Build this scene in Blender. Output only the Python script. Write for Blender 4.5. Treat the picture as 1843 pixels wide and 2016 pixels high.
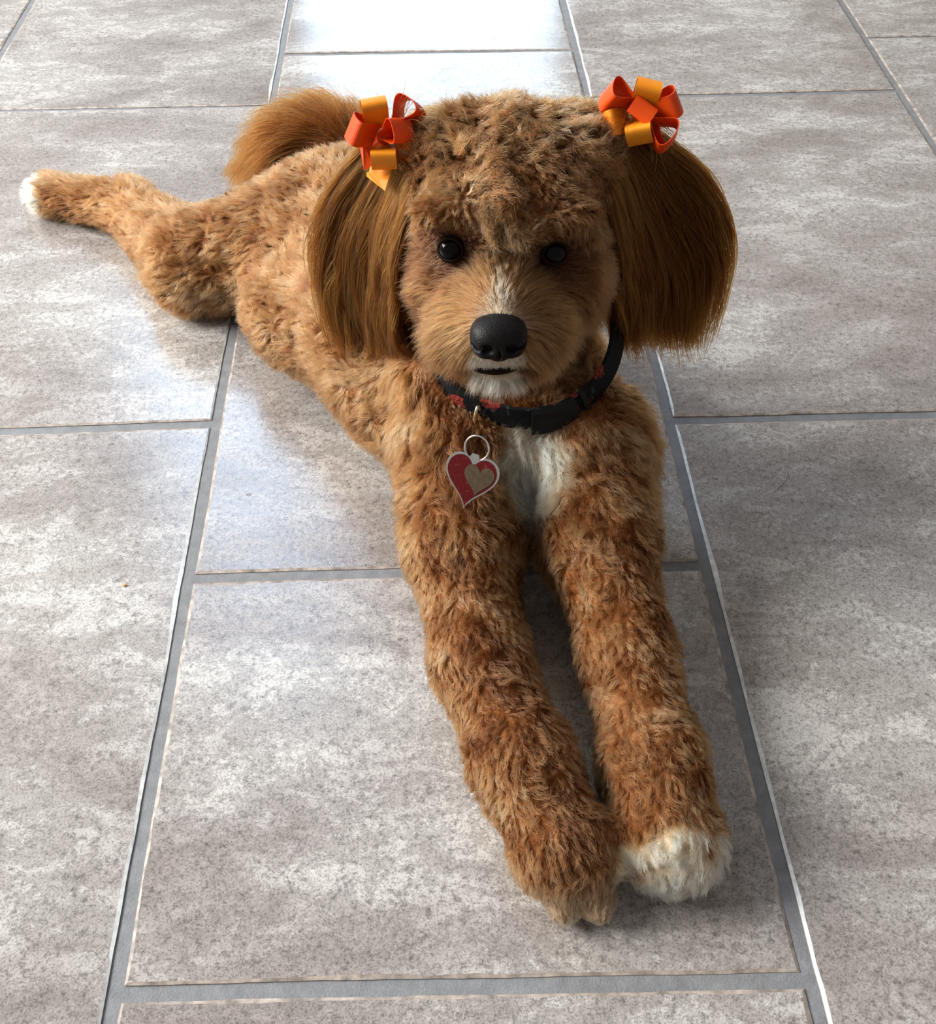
import bpy, bmesh, math, random
import numpy as np
from mathutils import Vector, Matrix, kdtree

# ------------------------------------------------------------------ camera, light, exposure
scene = bpy.context.scene
for o in list(bpy.data.objects): bpy.data.objects.remove(o)
COL = scene.collection
IMG_W, IMG_H = 1843, 2016

def add_camera():
    f, pitch, roll, yaw = 1945.883, 0.8521028, -0.0120692, 0.0286107
    cd = bpy.data.cameras.new('camera'); co = bpy.data.objects.new('camera', cd); COL.objects.link(co)
    cd.sensor_fit = 'VERTICAL'; cd.sensor_height = 24.0
    cd.lens = f / IMG_H * 24.0
    cd.clip_start = 0.01; cd.clip_end = 50
    fw = Vector((math.sin(yaw)*math.cos(pitch), math.cos(yaw)*math.cos(pitch), -math.sin(pitch)))
    rt = Vector((math.cos(yaw), -math.sin(yaw), 0)); up = rt.cross(fw)
    rt2 = rt*math.cos(roll)+up*math.sin(roll); up2 = up*math.cos(roll)-rt*math.sin(roll)
    m = Matrix((rt2, up2, -fw)).transposed().to_4x4()
    m.translation = Vector((0.2020867, -0.1689694, 0.6063839))
    co.matrix_world = m
    scene.camera = co
add_camera()

world = bpy.data.worlds.new('world'); scene.world = world; world.use_nodes = True
wb = world.node_tree.nodes['Background']
wb.inputs[0].default_value = (1.0, 0.97, 0.93, 1); wb.inputs[1].default_value = 0.14

def area_light(name, loc, target, sx, sy, power, color):
    ld = bpy.data.lights.new(name, 'AREA'); ld.shape = 'RECTANGLE'; ld.size = sx; ld.size_y = sy
    ld.energy = power; ld.color = color
    lo = bpy.data.objects.new(name, ld); COL.objects.link(lo); lo.location = loc; lo.visible_camera = True; lo.visible_glossy = True
    lo.rotation_euler = (Vector(target)-Vector(loc)).to_track_quat('-Z', 'Y').to_euler()
    return lo
# daylight entering at the tall glazed door and the low window of the far wall and at the wide window of the left wall
DOOR = dict(x0=-0.66, x1=-0.16, z0=0.88, z1=2.72)       # half-glazed door: glass above a solid lower panel
DOOR2 = dict(x0=-0.08, x1=0.48, z0=0.02, z1=0.50)
FAR_Y = 1.85; LEFT_X = -3.2
area_light('daylight_far_door', (-0.41, FAR_Y+0.04, 1.80), (-0.41, 0, 1.80), 0.44, 1.76, 14, (0.55, 0.75, 1.0))
area_light('daylight_far_low_window', (0.20, FAR_Y+0.04, 0.26), (0.20, 0, 0.26), 0.50, 0.42, 2.0, (0.66, 0.84, 1.0))
area_light('daylight_side_window', (LEFT_X-0.03, 0.75, 2.30), (-0.5, 0.6, 0.9), 2.1, 1.8, 200, (0.98, 1.0, 0.97))

vs = scene.view_settings
vs.view_transform = 'Standard'; vs.look = 'None'; vs.gamma = 1.0; vs.use_curve_mapping = False
vs.exposure = 1.15
scene.display_settings.display_device = 'sRGB'
cy = scene.cycles
cy.max_bounces = 4; cy.diffuse_bounces = 2; cy.glossy_bounces = 2; cy.transmission_bounces = 4; cy.transparent_max_bounces = 8
cy.caustics_reflective = False; cy.caustics_refractive = False
cy.use_denoising = True; cy.use_light_tree = False

# ------------------------------------------------------------------ helpers
def link(ob, parent=None):
    COL.objects.link(ob)
    if parent is not None: ob.parent = parent
    return ob
def tag(o, label=None, cat=None, group=None, kind=None):
    if label: o['label'] = label
    if cat: o['category'] = cat
    if group: o['group'] = group
    if kind: o['kind'] = kind
    return o
def mesh_obj(name, verts, faces, mats=None, parent=None, smooth=False, midx=None):
    me = bpy.data.meshes.new(name)
    me.from_pydata([tuple(map(float, v)) for v in verts], [], [tuple(map(int, f)) for f in faces])
    if mats is not None:
        for m in (mats if isinstance(mats, (list, tuple)) else [mats]): me.materials.append(m)
    if midx is not None: me.polygons.foreach_set('material_index', np.asarray(midx, np.int32))
    if smooth: me.polygons.foreach_set('use_smooth', np.ones(len(me.polygons), bool))
    me.validate(); me.update()
    return link(bpy.data.objects.new(name, me), parent)
def box_geo(x0, x1, y0, y1, z0, z1):
    v = [(x, y, z) for x in (x0, x1) for y in (y0, y1) for z in (z0, z1)]
    f = [(0, 1, 3, 2), (4, 6, 7, 5), (0, 4, 5, 1), (2, 3, 7, 6), (0, 2, 6, 4), (1, 5, 7, 3)]
    return v, f
def boxes_obj(name, boxes, mat, parent=None):
    V, F = [], []
    for b in boxes:
        v, f = box_geo(*b); n = len(V); V += v; F += [tuple(i+n for i in q) for q in f]
    return mesh_obj(name, V, F, mat, parent)
def tube_geo(pts, rad, seg=8, closed=False):
    pts = [np.array(p, float) for p in pts]; n = len(pts); V, F = [], []
    rads = rad if hasattr(rad, '__len__') else [rad]*n
    ref = np.array([0.13, 0.31, 0.94])
    for i, p in enumerate(pts):
        a = pts[(i-1) % n] if (closed or i > 0) else p
        b = pts[(i+1) % n] if (closed or i < n-1) else p
        t = (b-a)/max(np.linalg.norm(b-a), 1e-9)
        u = np.cross(t, ref); u /= max(np.linalg.norm(u), 1e-9); w = np.cross(t, u)
        for k in range(seg):
            an = 2*math.pi*k/seg; V.append(p+rads[i]*(math.cos(an)*u+math.sin(an)*w))
    for i in range(n if closed else n-1):
        j = (i+1) % n
        for k in range(seg):
            F.append((i*seg+k, i*seg+(k+1) % seg, j*seg+(k+1) % seg, j*seg+k))
    if not closed:
        F.append(tuple(range(seg))[::-1]); F.append(tuple((n-1)*seg+k for k in range(seg)))
    return V, F

class NT:
    def __init__(self, name):
        self.mat = bpy.data.materials.new(name); self.mat.use_nodes = True
        self.t = self.mat.node_tree; self.bsdf = self.t.nodes['Principled BSDF']; self.out = self.t.nodes['Material Output']
    def n(self, typ, **kw):
        nd = self.t.nodes.new(typ)
        for k, v in kw.items():
            if k.startswith('_'): setattr(nd, k[1:], v)
            else: nd.inputs[k.replace('__', ' ')].default_value = v
        return nd
    def l(self, a, b): self.t.links.new(a, b)
    def noise(self, vec, scale, detail=4, rough=0.55, dist=0.0):
        nd = self.n('ShaderNodeTexNoise'); nd.inputs['Scale'].default_value = scale; nd.inputs['Detail'].default_value = detail
        nd.inputs['Roughness'].default_value = rough; nd.inputs['Distortion'].default_value = dist
        if vec is not None: self.l(vec, nd.inputs['Vector'])
        return nd.outputs['Fac']
    def ramp(self, fac, stops, interp='LINEAR'):
        nd = self.n('ShaderNodeValToRGB'); cr = nd.color_ramp; cr.interpolation = interp
        while len(cr.elements) < len(stops): cr.elements.new(0.5)
        for e, (p, c) in zip(cr.elements, stops):
            e.position = p; e.color = (*c, 1) if hasattr(c, '__len__') else (c, c, c, 1)
        self.l(fac, nd.inputs[0]); return nd.outputs[0]
    def mix(self, fac, a, b, mode='MIX'):
        nd = self.n('ShaderNodeMix', _data_type='RGBA', _blend_type=mode)
        for sock, v in ((nd.inputs[0], fac), (nd.inputs[6], a), (nd.inputs[7], b)):
            if hasattr(v, 'links') or hasattr(v, 'is_linked'): self.l(v, sock)
            else: sock.default_value = v if not hasattr(v, '__len__') else (*v, 1)[:4]
        return nd.outputs[2]
    def math(self, op, a, b=0.0):
        nd = self.n('ShaderNodeMath', _operation=op)
        for sock, v in ((nd.inputs[0], a), (nd.inputs[1], b)):
            if hasattr(v, 'is_linked'): self.l(v, sock)
            else: sock.default_value = v
        return nd.outputs[0]
def simple_mat(name, color, rough=0.5, metal=0.0, spec=0.5, noise_amt=0.0, noise_scale=40):
    t = NT(name); b = t.bsdf
    b.inputs['Roughness'].default_value = rough; b.inputs['Metallic'].default_value = metal
    b.inputs['Specular IOR Level'].default_value = spec
    if noise_amt:
        tc = t.n('ShaderNodeTexCoord')
        f = t.noise(tc.outputs['Object'], noise_scale)
        c = t.ramp(f, [(0.3, [x*(1-noise_amt) for x in color]), (0.7, [min(1, x*(1+noise_amt)) for x in color])])
        t.l(c, b.inputs['Base Color'])
    else:
        b.inputs['Base Color'].default_value = (*color, 1)
    return t.mat

# ------------------------------------------------------------------ materials of the room
def tile_material():
    t = NT('stone_tile')
    tc = t.n('ShaderNodeTexCoord'); oi = t.n('ShaderNodeObjectInfo')
    off = t.n('ShaderNodeCombineXYZ'); t.l(oi.outputs['Random'], off.inputs[2])
    sc = t.n('ShaderNodeVectorMath', _operation='SCALE'); t.l(off.outputs[0], sc.inputs[0]); sc.inputs['Scale'].default_value = 37.0
    ad = t.n('ShaderNodeVectorMath', _operation='ADD'); t.l(tc.outputs['Object'], ad.inputs[0]); t.l(sc.outputs[0], ad.inputs[1])
    v = ad.outputs[0]
    st = t.n('ShaderNodeMapping'); t.l(v, st.inputs['Vector']); st.inputs['Scale'].default_value = (1.0, 2.1, 1.0)
    sv = st.outputs[0]
    big = t.noise(sv, 4.5, 3, 0.55, 0.5)
    mid = t.noise(sv, 17.0, 7, 0.70, 0.9)
    fine = t.noise(v, 210.0, 4, 0.75, 0.3)
    grit = t.noise(v, 760.0, 2, 0.7)
    base = t.ramp(big, [(0.34, (0.200, 0.170, 0.159)), (0.50, (0.262, 0.231, 0.219)), (0.66, (0.328, 0.302, 0.287))])
    m1 = t.ramp(mid, [(0.36, (0.82, 0.81, 0.80)), (0.50, (1.0, 1.0, 1.0)), (0.64, (1.14, 1.14, 1.14))])
    c = t.mix(0.8, base, m1, 'MULTIPLY')
    # pale crusted blotches with hard ragged edges, in patches
    blm = t.ramp(t.math('ADD', t.math('MULTIPLY', mid, 0.70), t.math('MULTIPLY', fine, 0.30)), [(0.520, 0.0), (0.535, 1.0)])
    patch = t.ramp(big, [(0.40, 0.10), (0.62, 1.0)])
    c = t.mix(t.math('MULTIPLY', t.math('MULTIPLY', blm, patch), 0.52), c, (0.46, 0.430, 0.408))
    vein = t.ramp(t.math('ABSOLUTE', t.math('SUBTRACT', mid, 0.455)), [(0.0, 1.0), (0.007, 0.0)])
    c = t.mix(t.math('MULTIPLY', vein, 0.38), c, (0.42, 0.385, 0.355))
    sp = t.ramp(fine, [(0.34, (0.56, 0.55, 0.54)), (0.46, (1, 1, 1)), (0.66, (1.20, 1.20, 1.19))])
    c = t.mix(0.9, c, sp, 'MULTIPLY')
    gp = t.ramp(grit, [(0.34, (0.52, 0.51, 0.50)), (0.48, (1, 1, 1)), (0.68, (1.22, 1.22, 1.22))])
    c = t.mix(0.85, c, gp, 'MULTIPLY')
    # small pits
    vo = t.n('ShaderNodeTexVoronoi'); vo.inputs['Scale'].default_value = 42.0; vo.inputs['Randomness'].default_value = 1.0
    mp = t.n('ShaderNodeMapping'); t.l(v, mp.inputs['Vector']); mp.inputs['Scale'].default_value = (0.75, 1.35, 1.0); t.l(mp.outputs[0], vo.inputs['Vector'])
    pit = t.ramp(vo.outputs['Distance'], [(0.055, 1.0), (0.095, 0.0)])
    sel = t.n('ShaderNodeSeparateColor'); t.l(vo.outputs['Color'], sel.inputs[0])
    pit = t.math('MULTIPLY', pit, t.math('GREATER_THAN', sel.outputs[0], 0.72))
    c = t.mix(t.math('MULTIPLY', pit, 0.75), c, (0.10, 0.085, 0.075))
    # tile to tile tone
    tone = t.n('ShaderNodeMapRange'); t.l(oi.outputs['Random'], tone.inputs[0]); tone.inputs[3].default_value = 0.93; tone.inputs[4].default_value = 1.07
    cmb = t.n('ShaderNodeCombineColor'); [t.l(tone.outputs[0], cmb.inputs[i]) for i in range(3)]
    c = t.mix(1.0, c, cmb.outputs[0], 'MULTIPLY')
    t.l(c, t.bsdf.inputs['Base Color'])
    r = t.ramp(mid, [(0.35, 0.16), (0.65, 0.28)]); t.l(r, t.bsdf.inputs['Roughness'])
    t.bsdf.inputs['Specular IOR Level'].default_value = 0.5
    h = t.math('SUBTRACT', fine, pit)
    bp = t.n('ShaderNodeBump'); bp.inputs['Strength'].default_value = 0.35; bp.inputs['Distance'].default_value = 0.0005
    t.l(h, bp.inputs['Height']); t.l(bp.outputs[0], t.bsdf.inputs['Normal'])
    return t.mat
def grout_material():
    t = NT('grout'); tc = t.n('ShaderNodeTexCoord'); v = tc.outputs['Object']
    a = t.noise(v, 90, 5, 0.6); b = t.noise(v, 900, 3, 0.6)
    c = t.ramp(a, [(0.3, (0.150, 0.148, 0.155)), (0.7, (0.215, 0.212, 0.220))])
    c = t.mix(0.5, c, t.ramp(b, [(0.35, (0.75, 0.75, 0.75)), (0.65, (1.15, 1.15, 1.15))]), 'MULTIPLY')
    t.l(c, t.bsdf.inputs['Base Color']); t.bsdf.inputs['Roughness'].default_value = 0.8
    bp = t.n('ShaderNodeBump'); bp.inputs['Strength'].default_value = 0.5; bp.inputs['Distance'].default_value = 0.0008
    t.l(b, bp.inputs['Height']); t.l(bp.outputs[0], t.bsdf.inputs['Normal'])
    return t.mat
M_TILE = tile_material(); M_GROUT = grout_material()
M_EDGE_W = simple_mat('tile_edge_glaze_white', (0.66, 0.66, 0.65), 0.55, noise_amt=0.25, noise_scale=160)
M_EDGE_B = simple_mat('tile_edge_beige', (0.30, 0.245, 0.210), 0.6, noise_amt=0.55, noise_scale=110)
M_WALL = simple_mat('painted_plaster', (0.72, 0.70, 0.66), 0.85, noise_amt=0.03, noise_scale=8)
M_CEIL = simple_mat('ceiling_paint', (0.80, 0.79, 0.77), 0.9, noise_amt=0.02, noise_scale=8)
M_TRIM = simple_mat('white_gloss_paint', (0.78, 0.78, 0.76), 0.4, noise_amt=0.03, noise_scale=20)

# ------------------------------------------------------------------ floor
# column joints: x = a + b*y ; row joints per column: y = a + b*x
XJ = {-3: (-1.22, 0), -2: (-0.80, 0.0), -1: (-0.3891, -0.0065), 0: (0.0012, -0.0077), 1: (0.4006, -0.0030), 2: (0.7793, 0.0198), 3: (1.205, 0.0), 4: (1.61, 0)}
ROWS = {-3: [(-1.95, 0), (-1.35, 0), (-0.75, 0), (-0.15, 0), (0.45, 0), (1.05, 0), (1.65, 0), (2.25, 0), (2.95, 0)],
        -2: [(-1.95, 0), (-1.2, 0), (-0.6, 0), (0.0, 0), (0.60, 0), (0.95, 0), (1.56, 0), (2.15, 0), (2.95, 0)],
        -1: [(-1.95, 0), (-1.32, 0), (-0.72, 0), (-0.125, 0), (0.4760, 0.0046), (1.0626, -0.0148), (1.66, 0), (2.26, 0), (2.95, 0)],
        0: [(-1.95, 0), (-1.5, 0), (-0.9, 0), (-0.30, -0.01), (0.0036, -0.0201), (0.3028, -0.0105), (0.905, -0.016), (1.2087, -0.0225), (1.81, 0), (2.41, 0), (2.95, 0)],
        1: [(-1.95, 0), (-1.34, 0), (-0.74, 0), (-0.135, 0), (0.4661, -0.0117), (1.0611, -0.0022), (1.66, 0), (2.26, 0), (2.95, 0)],
        2: [(-1.95, 0), (-1.2, 0), (-0.6, 0), (0.0, 0), (0.615, 0), (1.215, 0), (1.81, 0), (2.41, 0), (2.95, 0)],
        3: [(-1.95, 0), (-1.35, 0), (-0.75, 0), (-0.15, 0), (0.45, 0), (1.05, 0), (1.65, 0), (2.25, 0), (2.95, 0)]}
GROUT_HALF = 0.0046
ROWGROUT = {(0, 7): 0.0032, (-1, 5): 0.0026, (1, 5): 0.0038, (2, 5): 0.0022}   # tighter joints
EDGE_WHITE = {-1: (0, 1, 0, 0), 1: (0, 0, 0, 1), 0: (0, 0, 0, 0)}                # which sides (near, right, far, left) show chipped white glaze

def build_floor():
    fl = boxes_obj('floor', [(-3.2, 2.2, -2.4, 1.85, -0.030, -0.0015)], M_GROUT)
    tag(fl, 'grey stone-effect tiled floor with dark grey grout joints', None, kind='structure')
    rng = np.random.default_rng(4)
    for ci in range(-8, 5):
        def cx(i, y):
            a, b = XJ.get(i, (0.403*i, 0.0)); return a+b*y
        rows = ROWS.get(ci, ROWS[-3] if ci % 2 else ROWS[-2])
        for r in range(len(rows)-1):
            def ry(k, x): return rows[k][0]+rows[k][1]*x
            gn = ROWGROUT.get((ci, r), GROUT_HALF); gf = ROWGROUT.get((ci, r+1), GROUT_HALF)
            def corner(i, k, sx, g):
                y = ry(k, cx(i, 0.5)); x = cx(i, y); y = ry(k, x); return np.array((x+sx*GROUT_HALF, y+g, 0.0))
            A = corner(ci, r, 1, gn); B = corner(ci+1, r, -1, gn); C = corner(ci+1, r+1, -1, -gf); D = corner(ci, r+1, 1, -gf)
            for q_ in (A, B, C, D): q_[1] = min(q_[1], 1.845)
            if C[1] < -1.9 or A[1] > 1.8 or A[0] < -3.19 or B[0] > 2.19: continue
            ctr = (A+B+C+D)/4
            near = (-0.7 < ctr[0] < 1.1 and -0.4 < ctr[1] < 1.6)
            nseg = 44 if near else 6
            ring_t, ring_e, side = [], [], []
            for s, (P, Q) in enumerate(((A, B), (B, C), (C, D), (D, A))):
                ns = nseg if np.linalg.norm(Q-P) > 0.2 else max(3, nseg//2)
                inw = np.cross((0, 0, 1), (Q-P)/np.linalg.norm(Q-P))
                white = EDGE_WHITE.get(ci, (0, 0, 0, 0))[s]
                wob = np.cumsum(rng.normal(0, 1, ns)); wob -= np.linspace(wob[0], wob[-1], ns)
                wob = wob/max(1e-6, np.abs(wob).max())*0.0008
                chip = np.convolve(np.abs(rng.normal(0, 1, ns+4)), np.ones(3)/3, 'valid')[:ns]
                for k in range(ns):
                    p = P+(Q-P)*k/ns
                    e = wob[k] if 0 < k < ns else 0
                    bev = (0.0010+0.0013*chip[k]) if white else (0.0010+0.0014*chip[k])
                    if k == 0: bev = 0.0
                    ring_e.append(p+inw*e); side.append(white)
                    ring_t.append((p+inw*(e+bev), k, s))
            n = len(ring_e)
            # corner vertices of the top need insetting on both sides
            top = []
            for k in range(n):
                p, kk, s = ring_t[k]
                if kk == 0: p = ring_e[k]+(ctr-ring_e[k])/np.linalg.norm(ctr-ring_e[k])*0.0020
                top.append(p)
            V = [p-ctr for p in top]+[p-ctr+np.array((0, 0, -0.0008)) for p in ring_e]+[p-ctr+np.array((0, 0, -0.007)) for p in ring_e]
            F = [tuple(range(n))]; mi = [0]
            for k in range(n):
                j = (k+1) % n
                F.append((n+k, n+j, j, k)); mi.append(1 if side[k] else 2)
                F.append((2*n+k, 2*n+j, n+j, n+k)); mi.append(2)
            o = mesh_obj('tile', V, F, [M_TILE, M_EDGE_W, M_EDGE_B], fl, midx=mi)
            tilt = rng.normal(0, 0.0012, 2)
            o.location = (ctr[0], ctr[1], 0.0)
            if near: o.rotation_euler = (tilt[0], tilt[1], 0)
    return fl
FLOOR = build_floor()

# ------------------------------------------------------------------ room shell
def build_room():
    X0, X1, Y0, Y1, H = LEFT_X, 2.2, -2.4, FAR_Y, 3.4
    t = 0.12; D, D2 = DOOR, DOOR2; w = 0.03
    def wall(name, boxes, label): return tag(boxes_obj(name, boxes, M_WALL), label, kind='structure')
    wall('wall_far', [(X0, D['x0'], Y1, Y1+t, 0, H), (D['x1'], D2['x0'], Y1, Y1+t, 0, H), (D2['x1'], X1, Y1, Y1+t, 0, H),
                      (D['x0'], D['x1'], Y1, Y1+t, D['z1'], H), (D2['x0'], D2['x1'], Y1, Y1+t, D2['z1'], H)], 'cream far wall with a half-glazed door')
    wall('wall_left', [(X0-t, X0, Y0, -0.3, 0, H), (X0-t, X0, -0.3, Y1, 0, 1.35), (X0-t, X0, -0.3, Y1, 3.25, H)], 'cream left wall with a wide window')
    a, b = Y1-0.02, Y1+0.03
    def frame(name, boxes, label): return tag(boxes_obj(name, boxes, M_TRIM), label, kind='structure')
    frame('door_1', [(D['x0'], D['x0']+w, a, b, 0, D['z1']), (D['x1']-w, D['x1'], a, b, 0, D['z1']), (D['x0']+w, D['x1']-w, a, b, D['z1']-w, D['z1']), (D['x0']+w, D['x1']-w, a+0.006, b-0.006, 0.0, D['z0']+w)], 'white half-glazed door in the far wall')
    frame('window_1', [(D2['x0'], D2['x0']+w, a, b, 0, D2['z1']), (D2['x1']-w, D2['x1'], a, b, 0, D2['z1']), (D2['x0']+w, D2['x1']-w, a, b, D2['z1']-w, D2['z1']), (D2['x0']+w, D2['x1']-w, a, b, 0.0, 0.04)], 'low white framed window beside the door')
    x0, x1 = X0-0.02, X0+0.03
    frame('window_2', [(x0, x1, -0.3, -0.25, 1.35, 3.25), (x0, x1, 1.80, 1.85, 1.35, 3.25), (x0, x1, 0.75, 0.79, 1.40, 3.20), (x0, x1, -0.25, 1.80, 3.20, 3.25), (x0, x1, -0.25, 1.80, 1.35, 1.40)], 'wide white framed window in the left wall')
build_room()
# ------------------------------------------------------------------ implicit modelling: smooth union of round cones and ellipsoids
def sd_ell(P, c, r):
    p = P-np.asarray(c, np.float32); r = np.asarray(r, np.float32)
    k0 = np.sqrt(((p/r)**2).sum(-1)); k1 = np.sqrt(((p/(r*r))**2).sum(-1))
    return k0*(k0-1)/np.maximum(k1, 1e-6)
def sd_cone(P, a, b, ra, rb):
    a = np.asarray(a, np.float32); b = np.asarray(b, np.float32); ab = b-a
    h = np.clip(((P-a)@ab)/float(ab@ab), 0, 1)
    d = P-a-h[..., None]*ab
    return np.sqrt((d*d).sum(-1))-(ra+(rb-ra)*h)
def prim_d(P, pr):
    return sd_cone(P, *pr['g']) if len(pr['g']) == 4 else sd_ell(P, *pr['g'])
def prim_box(pr):
    g = pr['g']
    if len(g) == 4:
        a, b = np.array(g[0]), np.array(g[1]); r = max(g[2], g[3]); return np.minimum(a, b)-r, np.maximum(a, b)+r
    return np.array(g[0])-np.array(g[1]), np.array(g[0])+np.array(g[1])
def field(prims, h, carve=(), pad=0.03):
    lo = np.min([prim_box(p)[0] for p in prims], 0)-pad; hi = np.max([prim_box(p)[1] for p in prims], 0)+pad
    n = np.ceil((hi-lo)/h).astype(int)+1
    F = np.full(n, 0.08, np.float32)
    ax = [(lo[i]+h*np.arange(n[i])).astype(np.float32) for i in range(3)]
    def sub(b0, b1):
        s = []
        for i in range(3):
            a = max(0, int((b0[i]-lo[i])/h)); b = min(n[i], int((b1[i]-lo[i])/h)+2); s.append(slice(a, b))
        P = np.stack(np.meshgrid(*[ax[i][s[i]] for i in range(3)], indexing='ij'), -1)
        return tuple(s), P
    for p in prims:
        b0, b1 = prim_box(p); k = p.get('k', 0.02)
        s, P = sub(b0-k-0.02, b1+k+0.02)
        d = prim_d(P, p); f = F[s]
        q = np.clip(0.5+0.5*(f-d)/k, 0, 1)
        F[s] = f*(1-q)+d*q-k*q*(1-q)
    for p in carve:
        b0, b1 = prim_box(p); k = p.get('k', 0.01)
        s, P = sub(b0-k-0.02, b1+k+0.02)
        d = -prim_d(P, p); f = F[s]
        q = np.clip(0.5-0.5*(f-d)/k, 0, 1)
        F[s] = f*(1-q)+d*q+k*q*(1-q)
    return F, lo, h
def surface_nets(F, lo, h):
    n = np.array(F.shape); ins = F < 0
    c = np.zeros(n-1, np.int8)
    for dx in (0, 1):
        for dy in (0, 1):
            for dz in (0, 1):
                c += ins[dx:n[0]-1+dx, dy:n[1]-1+dy, dz:n[2]-1+dz]
    act = np.argwhere((c > 0) & (c < 8)); idx = -np.ones(n-1, np.int64); idx[tuple(act.T)] = np.arange(len(act))
    acc = np.zeros((len(act), 3)); cnt = np.zeros(len(act))
    cor = [np.array((i, j, k)) for i in (0, 1) for j in (0, 1) for k in (0, 1)]
    for a in cor:
        for ax in range(3):
            if a[ax]: continue
            b = a.copy(); b[ax] = 1
            fa = F[tuple((act+a).T)]; fb = F[tuple((act+b).T)]
            m = (fa < 0) != (fb < 0)
            t = np.where(m, fa/np.where(m, fa-fb, 1), 0)
            p = a+np.zeros((len(act), 3)); p[:, ax] += t
            acc[m] += p[m]; cnt[m] += 1
    V = lo+h*(act+acc/cnt[:, None])
    Q = []
    for ax in range(3):
        u, v = [(1, 2), (2, 0), (0, 1)][ax]
        s0 = [slice(None)]*3; s1 = [slice(None)]*3
        s0[ax] = slice(0, n[ax]-1); s1[ax] = slice(1, n[ax])
        a = ins[tuple(s0)]; b = ins[tuple(s1)]
        e = np.argwhere(a != b)
        e = e[(e[:, u] > 0) & (e[:, v] > 0) & (e[:, u] < n[u]-1) & (e[:, v] < n[v]-1)]
        fl = a[tuple(e.T)]
        def at(du, dv):
            q = e.copy(); q[:, u] += du; q[:, v] += dv; return idx[tuple(q.T)]
        q4 = np.stack([at(-1, -1), at(0, -1), at(0, 0), at(-1, 0)], 1)
        q4[~fl] = q4[~fl][:, ::-1]; Q.append(q4)
    return V, np.concatenate(Q)
def relax(V, Q, it=2, lam=0.5):
    e = np.concatenate([Q[:, [0, 1]], Q[:, [1, 2]], Q[:, [2, 3]], Q[:, [3, 0]]]); e = np.concatenate([e, e[:, ::-1]])
    deg = np.bincount(e[:, 0], minlength=len(V))[:, None]
    for _ in range(it):
        s = np.stack([np.bincount(e[:, 0], V[e[:, 1], k], len(V)) for k in range(3)], 1)/np.maximum(deg, 1)
        V = V+lam*(s-V)
    return V
def vnormals(V, Q):
    fn = np.cross(V[Q[:, 2]]-V[Q[:, 0]], V[Q[:, 3]]-V[Q[:, 1]])
    N = np.zeros_like(V)
    for k in range(4):
        for a in range(3): N[:, a] += np.bincount(Q[:, k], fn[:, a], len(V))
    return N/np.maximum(np.linalg.norm(N, axis=1, keepdims=True), 1e-12)
def fast_mesh(name, V, Q, mat, parent=None):
    me = bpy.data.meshes.new(name); k = Q.shape[1]
    me.vertices.add(len(V)); me.vertices.foreach_set('co', np.ascontiguousarray(V, np.float32).ravel())
    me.loops.add(Q.size); me.loops.foreach_set('vertex_index', np.ascontiguousarray(Q, np.int32).ravel())
    me.polygons.add(len(Q)); me.polygons.foreach_set('loop_start', np.arange(0, Q.size, k, dtype=np.int32))
    me.polygons.foreach_set('use_smooth', np.ones(len(Q), bool))
    me.materials.append(mat); me.update(calc_edges=True); me.validate()
    return link(bpy.data.objects.new(name, me), parent)

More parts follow.
